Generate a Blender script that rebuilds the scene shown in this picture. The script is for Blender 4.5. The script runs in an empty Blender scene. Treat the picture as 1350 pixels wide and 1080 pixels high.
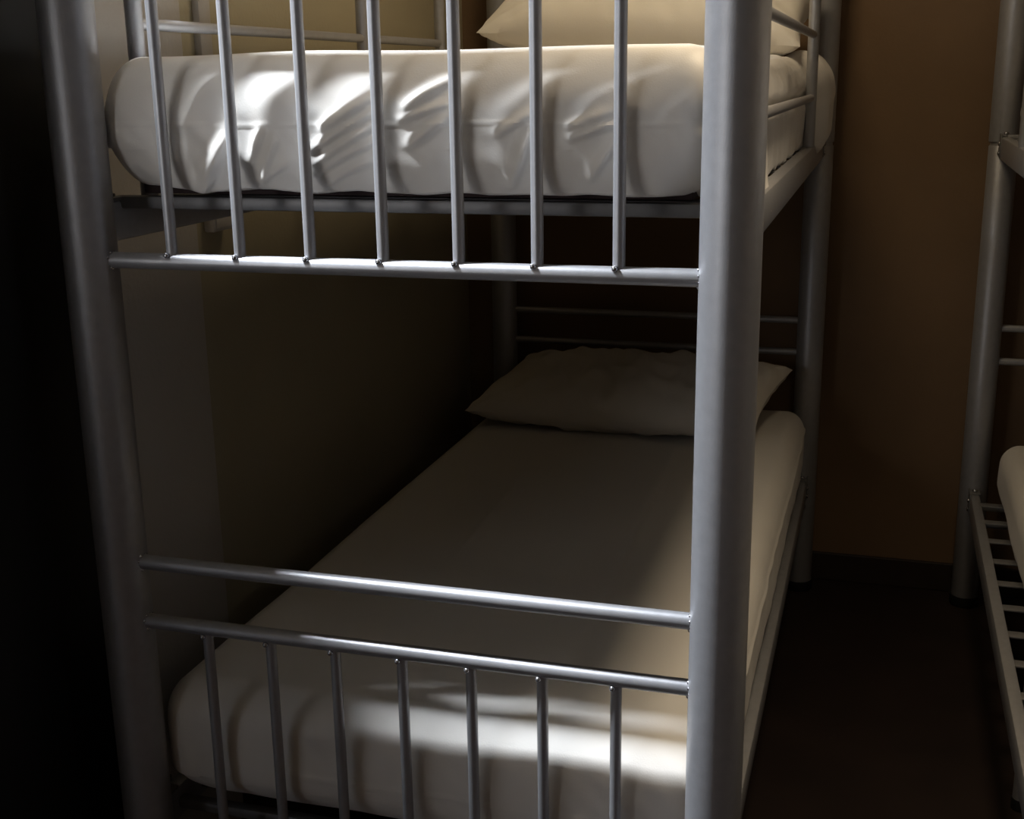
import bpy, bmesh, math
from mathutils import Vector, Matrix, noise

SC = bpy.context.scene
C = bpy.data.collections.new('scene'); SC.collection.children.link(C)

# ------------------------------------------------------------------ camera
cam_d = bpy.data.cameras.new('camera'); cam = bpy.data.objects.new('camera', cam_d); C.objects.link(cam)
R_ = Vector((0.9584, 0.2850, -0.0144)); U_ = Vector((-0.0609, 0.2536, 0.9654)); F_ = Vector((-0.2788, 0.9243, -0.2605))
m = Matrix((R_, U_, -F_)).transposed().to_4x4()
m.translation = Vector((1.0486, -1.4638, 1.4452))
cam.matrix_world = m
cam_d.sensor_fit = 'HORIZONTAL'; cam_d.sensor_width = 36; cam_d.lens = 36 * 1619.9 / 1350
cam_d.clip_start = 0.01
SC.camera = cam

# ------------------------------------------------------------------ light, exposure
SC.view_settings.view_transform = 'Standard'; SC.view_settings.look = 'None'
SC.view_settings.gamma = 1; SC.view_settings.use_curve_mapping = False
SC.view_settings.exposure = 0.0
w = bpy.data.worlds.new('world'); SC.world = w; w.use_nodes = True
bg = w.node_tree.nodes['Background']; bg.inputs[0].default_value = (0.6, 0.75, 1, 1); bg.inputs[1].default_value = 0.3

def area(name, loc, target, sx, sy, power, col, spread=180):
    d = bpy.data.lights.new(name, 'AREA'); d.shape = 'RECTANGLE'; d.size = sx; d.size_y = sy
    d.energy = power; d.color = col; d.spread = math.radians(spread)
    o = bpy.data.objects.new(name, d); C.objects.link(o)
    o.location = loc; o.rotation_euler = (Vector(target) - Vector(loc)).to_track_quat('-Z', 'Y').to_euler()
    return o
WIN = (-0.95, -2.58, 1.42)
area('window_fill', WIN, (0.45, 0.0, 1.2), 0.78, 0.72, 12, (1.0, 0.97, 0.95))  # soft fill added for the bed's shaded front, set at the unseen window
area('ceiling_panel_light', (-0.40, -0.14, 2.54), (-0.40, -0.139, 0), 0.20, 0.08, 88, (0.88, 0.93, 1.0), 125)
area('aisle_lamp_light', (1.20, 0.12, 2.52), (1.20, 0.13, 0), 0.25, 0.25, 4.4, (1.0, 0.80, 0.55), 92)
area('ceiling_lamp_light', (0.60, 1.10, 2.52), (0.60, 1.11, 0), 0.4, 0.4, 5.5, (1.0, 0.78, 0.50))

# ------------------------------------------------------------------ materials
def mat(name, col, rough=0.6, metal=0.0, noise_amt=0.0, noise_scale=20, bump=0.0, bump_scale=200, spec=0.5, sheen=0.0, stretch=None):
    m = bpy.data.materials.new(name); m.use_nodes = True
    nt = m.node_tree; b = nt.nodes['Principled BSDF']
    b.inputs['Base Color'].default_value = (*col, 1); b.inputs['Roughness'].default_value = rough
    b.inputs['Metallic'].default_value = metal; b.inputs['Specular IOR Level'].default_value = spec
    if sheen: b.inputs['Sheen Weight'].default_value = sheen
    tc = nt.nodes.new('ShaderNodeTexCoord'); mp = nt.nodes.new('ShaderNodeMapping')
    nt.links.new(tc.outputs['Object'], mp.inputs['Vector'])
    if stretch: mp.inputs['Scale'].default_value = stretch
    if noise_amt:
        n = nt.nodes.new('ShaderNodeTexNoise'); n.inputs['Scale'].default_value = noise_scale; n.inputs['Detail'].default_value = 5
        nt.links.new(mp.outputs[0], n.inputs['Vector'])
        r = nt.nodes.new('ShaderNodeMapRange'); r.inputs[1].default_value = 0.3; r.inputs[2].default_value = 0.7
        r.inputs[3].default_value = 1 - noise_amt; r.inputs[4].default_value = 1 + noise_amt
        nt.links.new(n.outputs[0], r.inputs[0])
        mx = nt.nodes.new('ShaderNodeVectorMath'); mx.operation = 'SCALE'
        mx.inputs[0].default_value = col; nt.links.new(r.outputs[0], mx.inputs['Scale'])
        nt.links.new(mx.outputs[0], b.inputs['Base Color'])
    if bump:
        n2 = nt.nodes.new('ShaderNodeTexNoise'); n2.inputs['Scale'].default_value = bump_scale; n2.inputs['Detail'].default_value = 4
        nt.links.new(mp.outputs[0], n2.inputs['Vector'])
        bp = nt.nodes.new('ShaderNodeBump'); bp.inputs['Strength'].default_value = bump; bp.inputs['Distance'].default_value = 0.002
        nt.links.new(n2.outputs[0], bp.inputs['Height']); nt.links.new(bp.outputs[0], b.inputs['Normal'])
    return m
M = {
 'silver': mat('silver_powder_coat', (0.38, 0.385, 0.405), 0.42, 0.5, 0.05, 60, 0.12, 900),
 'silver_dull': mat('silver_slat_metal', (0.22, 0.22, 0.225), 0.5, 0.5, 0.08, 40),
 'weld': mat('weld_metal', (0.55, 0.56, 0.6), 0.2, 0.9),
 'black_plastic': mat('black_plastic', (0.012, 0.012, 0.012), 0.45),
 'sheet': mat('white_sheet', (0.80, 0.775, 0.73), 0.46, 0, 0.015, 6, 0.10, 420, 0.45, 0.15),
 'pillowcase': mat('white_pillowcase', (0.76, 0.73, 0.67), 0.6, 0, 0.02, 8, 0.25, 420, 0.3, 0.1),
 'maroon': mat('maroon_ticking', (0.02, 0.008, 0.008), 0.8, 0, 0.2, 80),
 'wall_cream': mat('cream_wall_paint', (0.42, 0.375, 0.26), 0.75, 0, 0.04, 4, 0.3, 120),
 'wall_gray': mat('grey_wall_paint', (0.50, 0.475, 0.44), 0.75, 0, 0.04, 4, 0.3, 120),
 'wall_brown': mat('brown_wall_paint', (0.19, 0.12, 0.065), 0.8, 0, 0.05, 5, 0.3, 140),
 'ceiling': mat('ceiling_paint', (0.5, 0.46, 0.38), 0.9, 0, 0.03, 4),
 'floor': mat('dark_floor', (0.018, 0.011, 0.009), 0.6, 0, 0.25, 5, 0.2, 60, 0.3),
 'skirting': mat('dark_skirting', (0.03, 0.02, 0.015), 0.5, 0, 0.15, 20),
 'black_wood': mat('black_laminate', (0.006, 0.006, 0.0065), 0.5, 0, 0.3, 12, 0.1, 60, 0.25, stretch=(1, 1, 0.1)),
 'white_plastic': mat('white_plastic', (0.62, 0.60, 0.57), 0.45),
 'chrome': mat('brushed_steel', (0.5, 0.5, 0.5), 0.3, 1.0),
 'window_frame': mat('white_window_frame', (0.7, 0.7, 0.7), 0.4),
}
g = bpy.data.materials.new('window_glass'); g.use_nodes = True
gb = g.node_tree.nodes['Principled BSDF']; gb.inputs['Transmission Weight'].default_value = 1; gb.inputs['Roughness'].default_value = 0; gb.inputs['IOR'].default_value = 1.05
M['glass'] = g
e = bpy.data.materials.new('lamp_glass'); e.use_nodes = True
eb = e.node_tree.nodes['Principled BSDF']; eb.inputs['Base Color'].default_value = (0.8, 0.75, 0.65, 1)
eb.inputs['Emission Color'].default_value = (1, 0.78, 0.5, 1); eb.inputs['Emission Strength'].default_value = 1.0
M['lamp'] = e

e2 = e.copy(); e2.name = 'cool_lamp_glass'; M['lamp_cool'] = e2
e2.node_tree.nodes['Principled BSDF'].inputs['Emission Color'].default_value = (.86, .92, 1, 1)

# ------------------------------------------------------------------ mesh helpers
def link(name, bm, material, parent=None, smooth=True, kind=None):
    me = bpy.data.meshes.new(name)
    bmesh.ops.recalc_face_normals(bm, faces=bm.faces)
    bm.to_mesh(me); bm.free(); me.materials.append(M[material])
    if smooth:
        me.polygons.foreach_set('use_smooth', [True] * len(me.polygons))
        try: me.set_sharp_from_angle(angle=math.radians(40))
        except Exception: pass
    o = bpy.data.objects.new(name, me); C.objects.link(o)
    if parent: o.parent = parent
    if kind: o['kind'] = kind
    return o
def empty(name, loc=(0, 0, 0)):
    o = bpy.data.objects.new(name, None); C.objects.link(o); o.location = loc; o.empty_display_size = 0.1
    return o
def tag(o, label, cat, group=None):
    o['label'] = label; o['category'] = cat
    if group: o['group'] = group
    return o
def box(bm, x0, x1, y0, y1, z0, z1, bev=0.0):
    r = bmesh.ops.create_cube(bm, size=1)
    for v in r['verts']:
        v.co = Vector(((x0 + x1) / 2 + v.co.x * (x1 - x0), (y0 + y1) / 2 + v.co.y * (y1 - y0), (z0 + z1) / 2 + v.co.z * (z1 - z0)))
    if bev:
        es = list({e for v in r['verts'] for e in v.link_edges})
        bmesh.ops.bevel(bm, geom=es, offset=bev, segments=2, affect='EDGES', profile=0.5)
    return bm
def tube(bm, a, b, r, seg=20, rings=None):
    """capped tube from a to b; rings: [(t, radius)] profile along it"""
    a = Vector(a); b = Vector(b); d = (b - a).normalized()
    q = d.to_track_quat('Z', 'Y')
    rings = rings or [(0, r), (1, r)]
    L = (b - a).length; prev = None
    for t, rr in rings:
        c = a + (b - a) * t
        vs = [bm.verts.new(c + q @ Vector((rr * math.cos(2 * math.pi * k / seg), rr * math.sin(2 * math.pi * k / seg), 0))) for k in range(seg)]
        if prev:
            for k in range(seg): bm.faces.new((prev[k], prev[(k + 1) % seg], vs[(k + 1) % seg], vs[k]))
        else: bm.faces.new(list(reversed(vs)))
        prev = vs
    bm.faces.new(prev)
    return bm
def ball(bm, c, r, sc=(1, 1, 1), seg=12):
    q = bmesh.ops.create_uvsphere(bm, u_segments=seg, v_segments=seg // 2 + 2, radius=r)
    for v in q['verts']: v.co = Vector((v.co.x * sc[0], v.co.y * sc[1], v.co.z * sc[2])) + Vector(c)
    return bm
def NB(): return bmesh.new()

# ------------------------------------------------------------------ setting
L = 1.9544; W = 0.88
def S(name, bm, material, parent=None):
    o = link(name, bm, material, parent, smooth=False)
    if not parent: o['kind'] = 'structure'
    return o
CH = 2.6
S('floor', box(NB(), -1.7, 2.75, -2.8, 2.14, -0.1, 0.0), 'floor')
S('ceiling', box(NB(), -1.7, 2.75, -2.8, 2.14, CH, CH + 0.1), 'ceiling')
S('wall_back', box(NB(), -0.24, 2.75, 2.04, 2.14, 0, CH), 'wall_brown')
S('wall_left', box(NB(), -0.24, -0.14, 0.12, 2.04, 0, CH), 'wall_cream')
S('wall_right', box(NB(), 2.65, 2.75, -2.8, 2.04, 0, CH), 'wall_brown')
S('wall_alcove', box(NB(), -1.6, -0.24, 0.12, 0.2, 0, CH), 'wall_gray')
S('wall_side', box(NB(), -1.7, -1.6, -2.8, 0.1, 0, CH), 'wall_brown')
# unseen front wall, with a window opening added for the fill light
x0, x1, z0, z1 = WIN[0] - 0.42, WIN[0] + 0.42, WIN[2] - .4, WIN[2] + .4
b = NB(); box(b, -1.6, x0, -2.8, -2.7, 0, CH); box(b, x1, 2.65, -2.8, -2.7, 0, CH)
box(b, x0, x1, -2.8, -2.7, 0, z0); box(b, x0, x1, -2.8, -2.7, z1, CH)
S('wall_front', b, 'wall_brown')
wn = empty('window_1', ((x0 + x1) / 2, -2.75, z0)); wn['kind'] = 'structure'
cx = (x0 + x1) / 2; hw = (x1 - x0) / 2; hh = z1 - z0
b = NB()
for a in [(-hw, -hw + .04, 0, hh), (hw - .04, hw, 0, hh), (-hw, hw, 0, .04), (-hw, hw, hh - .04, hh), (-.02, .02, .04, hh - .04)]:
    box(b, a[0], a[1], -.03, .03, a[2], a[3], .004)
S('window_frame', b, 'window_frame', wn)
for s in (-1, 1):
    a0, a1 = (.02, hw - .04) if s > 0 else (-hw + .04, -.02)
    S('pane', box(NB(), a0, a1, -.003, .003, .04, hh - .04), 'glass', wn)
# grey pilaster on the left wall, foot side
S('trim_1', box(NB(), -0.142, -0.124, 0.12, 0.49, 0, CH, 0.001), 'wall_gray')
# skirting
S('baseboard_back', box(NB(), -0.14, 2.65, 2.028, 2.04, 0, 0.085, 0.003), 'skirting')
S('baseboard_left', box(NB(), -0.14, -0.128, 0.49, 2.028, 0, 0.085, 0.003), 'skirting')
S('baseboard_right', box(NB(), 2.638, 2.65, -2.7, 2.028, 0, 0.085, 0.003), 'skirting')

# cable trunking and socket box
t = empty('cable_trunking', (-0.14, 0.577, 1.18))
tag(t, 'slim vertical cable trunking on the cream wall ending in a white socket box', 'trunking')
link('channel', box(NB(), 0, 0.014, -0.02, 0.02, 0.045, CH - 1.18, 0.002), 'wall_gray', t)
s = link('socket_box', box(NB(), 0, 0.022, -0.038, 0.034, 0.0, 0.05, 0.004), 'white_plastic', t)
link('cover_plate', box(NB(), 0.022, 0.025, -0.032, 0.028, 0.006, 0.044, 0.001), 'white_plastic', s)

# two round warm ceiling lamps (above the frame)
for (lx, ly, lab) in ((0.60, 1.10, 'round warm ceiling lamp over the upper bunk, above the photo'), (1.20, 0.12, 'round warm ceiling lamp over the aisle between the beds, above the photo')):
    t = empty('ceiling_lamp', (lx, ly, CH)); tag(t, lab, 'lamp', 'round ceiling lamps')
    link('base_plate', tube(NB(), (0, 0, 0), (0, 0, -.015), .12, 32), 'chrome', t)
    link('lamp_shade', tube(NB(), (0, 0, -.015), (0, 0, -.06), .1, 32, [(0, .11), (.5, .13), (.85, .11), (1, .06)]), 'lamp', t)

# cool ceiling panel in front of the bed's foot (above the frame)
t = empty('ceiling_panel_lamp', (-0.40, -0.14, CH)); tag(t, 'small cool white ceiling panel lamp in front of the wardrobe', 'lamp')
link('housing', box(NB(), -.14, .14, -.07, .07, -.05, 0, .003), 'window_frame', t, False)
link('diffuser', box(NB(), -.12, .12, -.05, .05, -.053, -.05), 'lamp_cool', t, False)

# dark wardrobe left of the bunk's foot
wd = empty('wardrobe', (-0.092, -0.34, 0))
tag(wd, 'tall black wardrobe at the far left beside the foot of the bunk bed', 'wardrobe')
b = NB(); X0, X1, Y0, Y1, Z1 = -0.8, 0.0, 0.02, 0.457, 1.875
box(b, X1 - .02, X1, Y0, Y1, 0, Z1, .001); box(b, X0, X0 + .02, Y0, Y1, 0, Z1, .001)
box(b, X0 + .02, X1 - .02, Y0, Y1, Z1 - .02, Z1); box(b, X0 + .02, X1 - .02, Y0, Y1, .08, .1)
box(b, X0 + .02, X1 - .02, Y1 - .01, Y1, .1, Z1 - .02)
link('carcass', b, 'black_wood', wd, False)
link('plinth', box(NB(), X0 + .02, X1 - .02, Y0 + .03, Y0 + .05, 0, .08), 'black_wood', wd, False)
for k in range(2):
    a = X0 + .002 + k * .4
    d = link('door', box(NB(), a, a + .396, 0, .018, .085, Z1 - .002, .002), 'black_wood', wd, False)
    hx = a + (.36 if k == 0 else .036)
    bb = NB(); tube(bb, (hx, -.03, .95), (hx, -.03, 1.1), .005, 10); tube(bb, (hx, -.03, .97), (hx, 0, .97), .004, 8); tube(bb, (hx, -.03, 1.08), (hx, 0, 1.08), .004, 8)
    link('handle', bb, 'chrome', d)

# unseen cabinet added beside the camera to keep light off the lower bunk
lk = empty('light_blocker', (-0.75, -1.45, 0)); tag(lk, 'low grey metal cabinet added out of view to shade the lower bunk', 'light_blocker')
b = NB(); box(b, -.5, .5, -.22, .22, .06, 1.22, .004); link('body', b, 'silver_dull', lk, False)
link('plinth', box(NB(), -.48, .48, -.2, .2, 0, .06), 'black_wood', lk, False)
for k in range(3):
    d = link('door', box(NB(), -.495 + k * .331, -.168 + k * .331, .22, .235, .07, 1.21, .003), 'silver', lk, False)
    link('handle', box(NB(), -.21 + k * .331, -.195 + k * .331, .235, .25, .6, .7, .002), 'black_plastic', d)
# ------------------------------------------------------------------ bunk bed frame
PR = 0.037; PH = 1.86
def post(x, y, root):
    b = NB(); j = 1.262
    tube(b, (0, 0, .018), (0, 0, j), PR, 36, [(0, PR - .003), (.004, PR - .001), (.998, PR - .001), (1, PR - .003)])
    tube(b, (0, 0, j), (0, 0, j + .008), PR - .004, 36)
    tube(b, (0, 0, j + .008), (0, 0, PH - .01), PR, 36, [(0, PR - .002), (.004, PR), (1, PR)]) if y > 1 else None
    if y < 1:
        b.free(); b = NB(); tube(b, (0, 0, .018), (0, 0, PH - .01), PR, 48)
    o = link('post', b, 'silver', root); o.location = (x, y, 0)
    link('foot_cap', tube(NB(), (0, 0, 0), (0, 0, .03), PR + .002, 32, [(0, PR - .002), (.2, PR + .002), (1, PR + .002)]), 'black_plastic', o)
    link('post_cap', tube(NB(), (0, 0, PH - .012), (0, 0, PH + .006), PR, 32, [(0, PR + .001), (.5, PR + .001), (.85, PR - .006), (1, PR - .02)]), 'black_plastic', o)
    return o
def rail_x(name, y, z, r, root, beads=True, mid=W / 2):
    o = link(name, tube(NB(), (PR * .6, 0, 0), (W - PR * .6, 0, 0), r, 24), 'silver', root); o.location = (0, y, z)
    if beads:
        s = -1 if y < 1 else 1
        for x in (PR, W - PR):
            sx = 1 if x < .5 else -1
            b = NB()
            for k in range(9):                     # irregular weld collar around the rail's end
                a = math.pi * 2 * k / 9; rr = r + .0005
                ball(b, (x + sx * -.0005 - sx * (PR - math.sqrt(max(PR * PR - (math.cos(a) * rr) ** 2, 0))), math.cos(a) * rr, math.sin(a) * rr),
                     .0022 + .0008 * math.sin(k * 2.3), seg=8)
            link('weld', b, 'weld', o)
    return o
def make_bed(label):
    root = empty('bunk_bed'); tag(root, label, 'bunk bed', 'bunk beds along the room')
    for x in (0, W):
        for y in (0, L): post(x, y, root)
    # footboards (y = 0) and headboards (y = L)
    rails = [(0, 1.2108, .0112), (0, 1.70, .0112), (0, 1.79, .0112), (0, .7641, .0112), (0, .6696, .0112), (0, .215, .0112),
             (L, .7894, .0095), (L, .700, .0095), (L, .24, .0095), (L, 1.592, .0095), (L, 1.70, .0095), (L, 1.79, .0095)]
    for y, z, r in rails: rail_x('rail', y, z, r, root, y == 0)
    bar = None; bead = None
    for k in range(7):
        for (xx, za, zb, up) in ((.129 + .1028 * k, 1.2108, 1.70, 1), (.1335 + .1022 * k, .215, .6696, 0)):
            h = zb - za
            o = link('bar', tube(NB(), (0, 0, 0), (0, 0, h), .0078, 20), 'silver', root); o.location = (xx, 0, za)
            link('weld', ball(NB(), (-.0035, -.0095, .0095 if up else h - .0105), .0042, seg=12), 'weld', o)
    # end rails of the two mattress bases, across the bed
    for z in (1.283, .315):
        for y in (.075, L - .075):
            link('base_rail', box(NB(), .0, W - .0, -.010, .010, -.009, .009, .004), 'silver_dull', root).location = (0, y, z)
    # side rails: flat profile bolted to the posts
    for z in (1.2575, .3155):
        for x in (0.0, W):
            s = 1 if x < .5 else -1
            o = link('side_rail', box(NB(), -.0125, .0125, PR - .002, L - PR + .002, -.028, .028, .005), 'silver', root); o.location = (x, 0, z)
            for y, sy in ((0, 1), (L, -1)):
                bb = NB(); ya = y + sy * PR
                box(bb, .0125 * -s - .002, .0125 * -s + .002, min(ya - sy * .006, ya + sy * .05), max(ya - sy * .006, ya + sy * .05), -.022, .036, .001)
                box(bb, -.014, .014, min(ya, ya + sy * .03), max(ya, ya + sy * .03), .028, .033, .001)
                br = link('bracket', bb, 'silver_dull', o)
                bb = NB()
                for dz in (-.012, .012): ball(bb, (-s * .016, ya + sy * .03, dz), .006, (.6, 1, 1), 10)
                ball(bb, (0, ya + sy * .014, .036), .007, (1, 1, .7), 10)
                link('bolt', bb, 'weld', br)
        for k in range(13):
            o = link('slat', box(NB(), .0, W - .0, -.014, .014, 0, .004, .001), 'silver_dull', root); o.location = (0, .21 + .1345 * k, z + .021)
    # middle legs under the lower base
    for x in (.055, W - .055):
        o = link('leg', tube(NB(), (0, 0, .02), (0, 0, .30), .016, 20), 'silver', root); o.location = (x, .93, 0)
        link('foot_cap', tube(NB(), (0, 0, 0), (0, 0, .024), .018, 20), 'black_plastic', o)
    # guard rails of the upper bunk
    for x in (0.0, W):
        gset = empty('guard_rail'); gset.parent = root
        ys = (.158, .985, 1.455) if x == 0 else (.158, 1.455)
        for y in ys:
            o = link('upright', tube(NB(), (0, 0, 1.27), (0, 0, 1.67), .0125, 20), 'silver', gset); o.location = (x, y, 0)
        for z in (1.392, 1.5285, 1.66):
            o = link('guard_bar', tube(NB(), (0, .158, 0), (0, 1.455, 0), .0085, 16), 'silver', gset); o.location = (x, 0, z)
    return root
bed = make_bed('silver tubular metal bunk bed in the foreground, white bedding on both bunks')
def copy_tree(o, parent=None):
    c = o.copy(); C.objects.link(c)
    if parent: c.parent = parent
    for ch in list(o.children): copy_tree(ch, c)
    return c
bed2 = copy_tree(bed); bed2.location = (1.335, 0, 0)
bed2['label'] = 'second silver metal bunk bed cut off at the right edge, beyond the dark aisle'

# ------------------------------------------------------------------ mattresses
def lat(a, b, r, fine0, fine1, coarse, f0len, f1len):
    """1-D lattice: fine steps near the ends, coarse between"""
    out = []; x = a
    while x < a + f0len - 1e-6: out.append(x); x += fine0
    n = max(1, round((b - f1len - x) / coarse)); st = (b - f1len - x) / n
    for i in range(n): out.append(x); x += st
    n = max(1, round((b - x) / fine1)); st = (b - x) / n
    for i in range(n + 1): out.append(x + st * i)
    return out
def sstep(a, b, x):
    t = min(1, max(0, (x - a) / (b - a))); return t * t * (3 - 2 * t)
def rounded(name, x0, x1, y0, y1, z0, z1, r, xs, ys, zs, disp, material, parent, rz=None):
    bm = NB(); V = {}; nx, ny, nz = len(xs), len(ys), len(zs)
    rz = rz or r
    def vert(i, j, k):
        key = (i, j, k)
        if key in V: return V[key]
        p = Vector((xs[i], ys[j], zs[k]))
        c = Vector((min(max(p.x, x0 + r), x1 - r), min(max(p.y, y0 + r), y1 - r), min(max(p.z, z0 + rz), z1 - rz)))
        d = p - c; d = Vector((d.x / r, d.y / r, d.z / rz))
        X, Y, Z = d
        s = Vector((X * math.sqrt(max(0, 1 - Y * Y / 2 - Z * Z / 2 + Y * Y * Z * Z / 3)),
                    Y * math.sqrt(max(0, 1 - X * X / 2 - Z * Z / 2 + X * X * Z * Z / 3)),
                    Z * math.sqrt(max(0, 1 - X * X / 2 - Y * Y / 2 + X * X * Y * Y / 3))))
        n = Vector((s.x / r, s.y / r, s.z / rz)).normalized()
        q = c + Vector((s.x * r, s.y * r, s.z * rz))
        q = disp(q, n)
        V[key] = bm.verts.new(q); return V[key]
    for (na, nb, f) in ((nx, ny, lambda a, b, e: vert(a, b, (0, nz - 1)[e])), (nx, nz, lambda a, b, e: vert(a, (0, ny - 1)[e], b)), (ny, nz, lambda a, b, e: vert((0, nx - 1)[e], a, b))):
        for e in (0, 1):
            for a in range(na - 1):
                for b_ in range(nb - 1):
                    bm.faces.new((f(a, b_, e), f(a + 1, b_, e), f(a + 1, b_ + 1, e), f(a, b_ + 1, e)))
    o = link(name, bm, material, parent)
    return o
def seg_d(px, pz, s):
    ax, az, bx, bz = s[:4]; dx, dz = bx - ax, bz - az; l2 = dx * dx + dz * dz
    t = ((px - ax) * dx + (pz - az) * dz) / l2; tc = min(1, max(0, t))
    qx, qz = ax + dx * tc, az + dz * tc
    side = ((px - qx) * dz - (pz - qz) * dx) / math.sqrt(l2)
    return math.hypot(px - qx, pz - qz), side, tc
FOLDS_UP = [  # x, z of both ends, height, width
 (.212, 1.372, .160, 1.300, .012, .010), (.187, 1.325, .169, 1.308, .004, .003),
 (.267, 1.383, .248, 1.345, .005, .005), (.284, 1.371, .258, 1.312, .006, .006), (.298, 1.343, .256, 1.318, .005, .005),
 (.422, 1.422, .355, 1.386, .007, .006), (.421, 1.404, .338, 1.362, .007, .006), (.422, 1.388, .342, 1.347, .007, .006), (.419, 1.369, .336, 1.332, .006, .006), (.418, 1.348, .352, 1.318, .006, .006),
 (.529, 1.444, .468, 1.411, .006, .006), (.523, 1.414, .462, 1.397, .005, .005), (.531, 1.403, .472, 1.366, .006, .007),
 (.636, 1.388, .604, 1.320, .009, .008), (.637, 1.405, .592, 1.380, .005, .005),
 (.740, 1.391, .684, 1.375, .006, .005), (.737, 1.370, .707, 1.327, .007, .006), (.733, 1.404, .679, 1.387, .004, .005)]
def fold_sum(x, z, folds, reach=.05):
    h = 0
    for s in folds:
        if abs(x - (s[0] + s[2]) / 2) > abs(s[0] - s[2]) / 2 + reach: continue
        d, side, tc = seg_d(x, z, s)
        wd = s[5] * (1.15 + .35 * math.tanh(side / .004))
        h += s[4] * math.exp(-(d / wd) ** 2) * (0.55 + .45 * math.sin(math.pi * min(1, max(0, tc))))
    return h
def disp_upper(q, n):
    x, y, z = q
    fr = max(0, -n.y); sd = max(0, n.x); top = max(0, n.z)
    h = 0
    if fr > .05:
        k = fr * sstep(1.30, 1.325, z)
        h += 1.25 * fold_sum(x, z, FOLDS_UP) * fr
        cz = 1.391 + .004 * noise.noise(Vector((x * 6, 0, 3)))
        h += .0010 * math.exp(-((z - cz) / .0022) ** 2) * fr * sstep(.0, .06, x)
        h += .0035 * noise.noise(Vector((x * 9 + z * 14, z * 10, 1))) * fr
        h += .0022 * noise.noise(Vector((x * 34 + z * 36, (z - x) * 16, 5))) * fr * sstep(1.44, 1.36, z)
        h += .006 * math.sin(math.pi * min(1, max(0, (z - 1.30) / .18))) * fr
    h += .003 * noise.noise(Vector((x * 5, y * 4, z * 6)))
    if sd > .05:
        bulge = .050 * sstep(1.44, 1.56, y) * sstep(1.93, 1.80, y)
        h += bulge * sd
        h += (.006 * noise.noise(Vector((y * 16, z * 9, 7))) + .004 * noise.noise(Vector((y * 40, z * 20, 2)))) * sd
        h -= .010 * math.exp(-((z - 1.392) / .014) ** 2) * sd * sstep(1.52, 1.44, y)
    q = q + n * h
    if n.y < -.1 and z < 1.40 and .05 < x < .83:      # lower half of the end face hangs nearly plumb
        wf = sstep(.05, .12, x) * sstep(.83, .78, x) * sstep(1.40, 1.34, z) * sstep(-.1, -.5, n.y)
        q.y += (.014 - max(0, h) * .5 - q.y) * .6 * wf
    # on the aisle side the sheet hangs straight down over the side rail, with a loose tip
    if q.x > .78 and z < 1.40 and y > .09:
        wgt = sstep(.78, .845, x) * sstep(1.40, 1.36, z) * sstep(.09, .14, y)
        tip = math.exp(-((y - .40) / .10) ** 2)
        low = sstep(1.36, 1.31, z)
        tx = .871 + .006 * noise.noise(Vector((y * 16, z * 8, 4))) + .030 * tip * low
        tx += .046 * sstep(1.45, 1.53, y) * sstep(1.93, 1.80, y) * sstep(1.285, 1.34, z)
        q.x += (tx - q.x) * .85 * wgt
        q.z -= (.020 + .012 * abs(noise.noise(Vector((y * 11, 0, 6)))) + .040 * tip) * wgt * low
    # corners pulled up at the bottom, ragged tucked hem
    if n.z < -.2:
        q.z += .016 * sstep(.12, .0, x) * sstep(.2, 0, y)
        q.z += .005 * noise.noise(Vector((x * 14, y * 10, 9)))
    return q
def mattress(label, x0, x1, y0, y1, z0, z1, r, disp, fine=.004, rz=None, group='mattresses on the bunks'):
    t = empty('mattress', (0, 0, 0)); tag(t, label, 'mattress', group)
    xs = lat(x0, x1, r, fine, fine, fine, .06, .06)
    ys = lat(y0, y1, r, fine, .02, fine * 4, .10, .06)
    zs = lat(z0, z1, r, fine, fine, fine, .05, .05)
    rounded('fitted_sheet', x0, x1, y0, y1, z0, z1, r, xs, ys, zs, disp, 'sheet', t, rz)
    b = box(NB(), x0 + r * .8, x1 - r * .8, y0 + r * .8, y1 - r * .8, z0 - .004, z0 + .02, .002)
    link('mattress_underside', b, 'maroon', t)
    return t
mattress('wrinkled white mattress of the upper bunk in the foreground bed', .006, .868, .024, 1.93, 1.300, 1.482, .055, disp_upper, .0031, .086)

TOPF = [(.597, 1.42, .622, .514, .003, .005), (.622, .514, .606, .20, .0026, .005), (.289, 1.137, .303, .614, .0022, .006)]
def disp_lower(q, n):
    x, y, z = q
    fr = max(0, -n.y); top = max(0, n.z); sd = max(0, n.x)
    h = .003 * noise.noise(Vector((x * 4, y * 3, z * 6 + 4))) + .0008 * noise.noise(Vector((x * 20, y * 8, 3)))
    if top > .3:
        h += fold_sum(x, y, TOPF, .03) * top
        h += .010 * math.sin(math.pi * min(1, max(0, x / .88))) * math.sin(math.pi * min(1, max(0, y / 1.9))) * top
    if fr > .05:
        cz = .430 + .006 * noise.noise(Vector((x * 5, 0, 8)))
        h += .0022 * math.exp(-((z - cz) / .003) ** 2) * fr * sstep(.15, .3, x)
        h += (.004 * noise.noise(Vector((x * 7, z * 12, 12))) + .0015 * noise.noise(Vector((x * 30 + z * 20, z * 18, 2)))) * fr
        h += .010 * math.sin(math.pi * min(1, max(0, (z - .35) / .19))) * fr
    if sd > .05:
        h += .003 * math.exp(-((z - .50) / .004) ** 2) * sd + .003 * noise.noise(Vector((y * 12, z * 7, 1))) * sd
    q = q + n * h
    if n.z < -.2: q.z += .02 * sstep(.10, .0, x) * sstep(.2, 0, y) + .004 * noise.noise(Vector((x * 12, y * 10, 2)))
    return q
mattress('smooth white mattress of the lower bunk in the foreground bed', .012, .882, .032, 1.92, .352, .548, .05, disp_lower, .005, .06)

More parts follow.
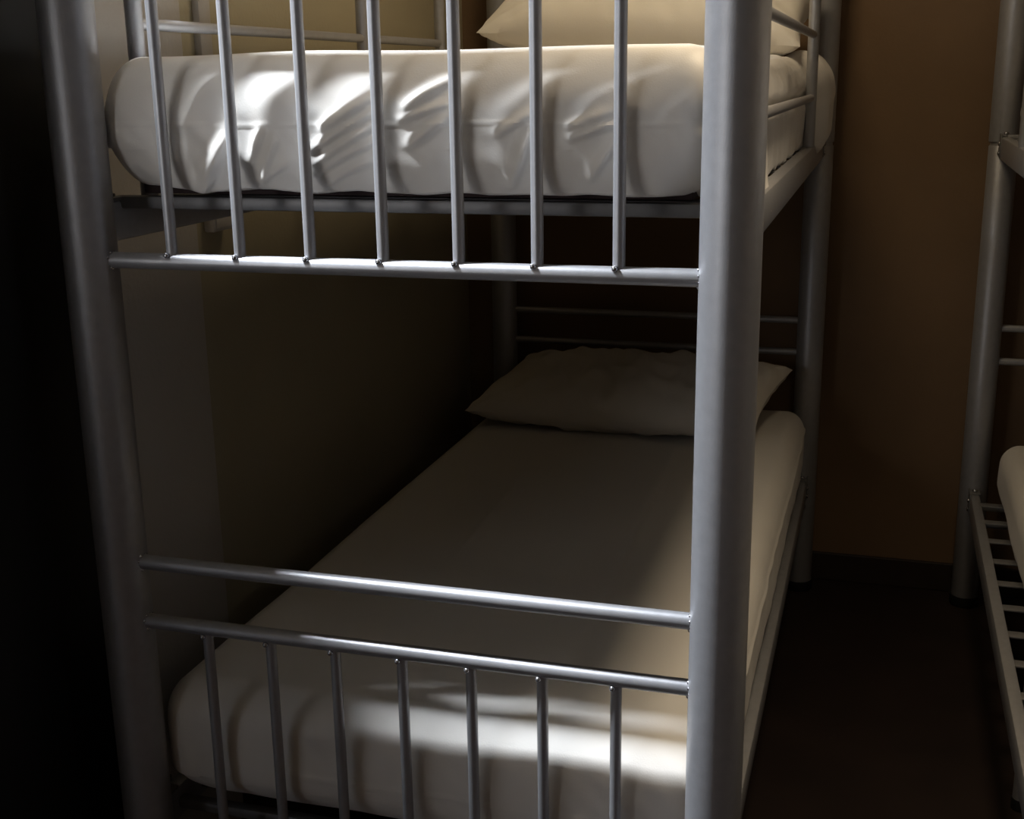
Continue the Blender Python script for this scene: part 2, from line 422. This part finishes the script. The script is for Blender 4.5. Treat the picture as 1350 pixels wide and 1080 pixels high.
def disp_far(q, n):
    return q + n * (.006 * noise.noise(Vector((q.x * 6, q.y * 5, q.z * 8))) + .002 * noise.noise(Vector((q.x * 20, q.y * 16, q.z * 10))))
mattress('white mattress on the lower bunk of the bed at the right edge', 1.385, 2.20, .04, 1.90, .345, .50, .05, disp_far, .012)
mattress('white mattress on the upper bunk of the bed at the right edge', 1.36, 2.19, .04, 1.90, 1.30, 1.46, .05, disp_far, .012)

# ------------------------------------------------------------------ pillows
def pillow(label, loc, rot, sx, sy, t, seed, sag=0.0):
    bm = NB(); nx, ny = 90, 60; V = {}
    for s in (1, -1):
        for i in range(nx + 1):
            for j in range(ny + 1):
                u = -1 + 2 * i / nx; v = -1 + 2 * j / ny
                edge = i in (0, nx) or j in (0, ny)
                if s < 0 and edge: V[(s, i, j)] = V[(1, i, j)]; continue
                a = max(0, 1 - abs(u) ** 2.6) ; b = max(0, 1 - abs(v) ** 2.4)
                h = t * .5 * (a * b) ** .47
                # edges bow inwards between the pointed corners
                x = u * sx / 2 * (1 - .05 * (1 - v * v)); y = v * sy / 2 * (1 - .07 * (1 - u * u))
                wv = Vector((x * 9 + seed, y * 9, s * 2.0))
                k = (a * b) ** .3
                h += (.012 * noise.noise(wv) + .012 * noise.noise(Vector((x * 26 + y * 14, y * 12 - x * 8, seed + s)))) * k
                # creases running in from the corners and hem
                h += .006 * math.sin(math.atan2(abs(v) - 1.1, abs(u) - 1.1) * 16 + seed) * math.exp(-((1 - abs(u)) ** 2 + (1 - abs(v)) ** 2) * 3) * k
                z = s * h + sag * (u * u + v * v) * .5
                V[(s, i, j)] = bm.verts.new((x, y, z))
    for s in (1, -1):
        for i in range(nx):
            for j in range(ny):
                f = (V[(s, i, j)], V[(s, i + 1, j)], V[(s, i + 1, j + 1)], V[(s, i, j + 1)])
                bm.faces.new(f if s > 0 else f[::-1])
    o = link('pillow', bm, 'pillowcase'); tag(o, label, 'pillow', 'pillows on the foreground bed')
    o.location = loc; o.rotation_euler = [math.radians(a) for a in rot]
    return o
pillow('white pillow on the lower bunk propped against the headboard', (.432, 1.665, .637), (8, -2, -8), .78, .42, .17, 3.1)
pillow('plump white pillow on the upper bunk, cut off by the top of the photo', (.485, 1.675, 1.602), (19, 3.6, -3), .77, .46, .22, 8.4)
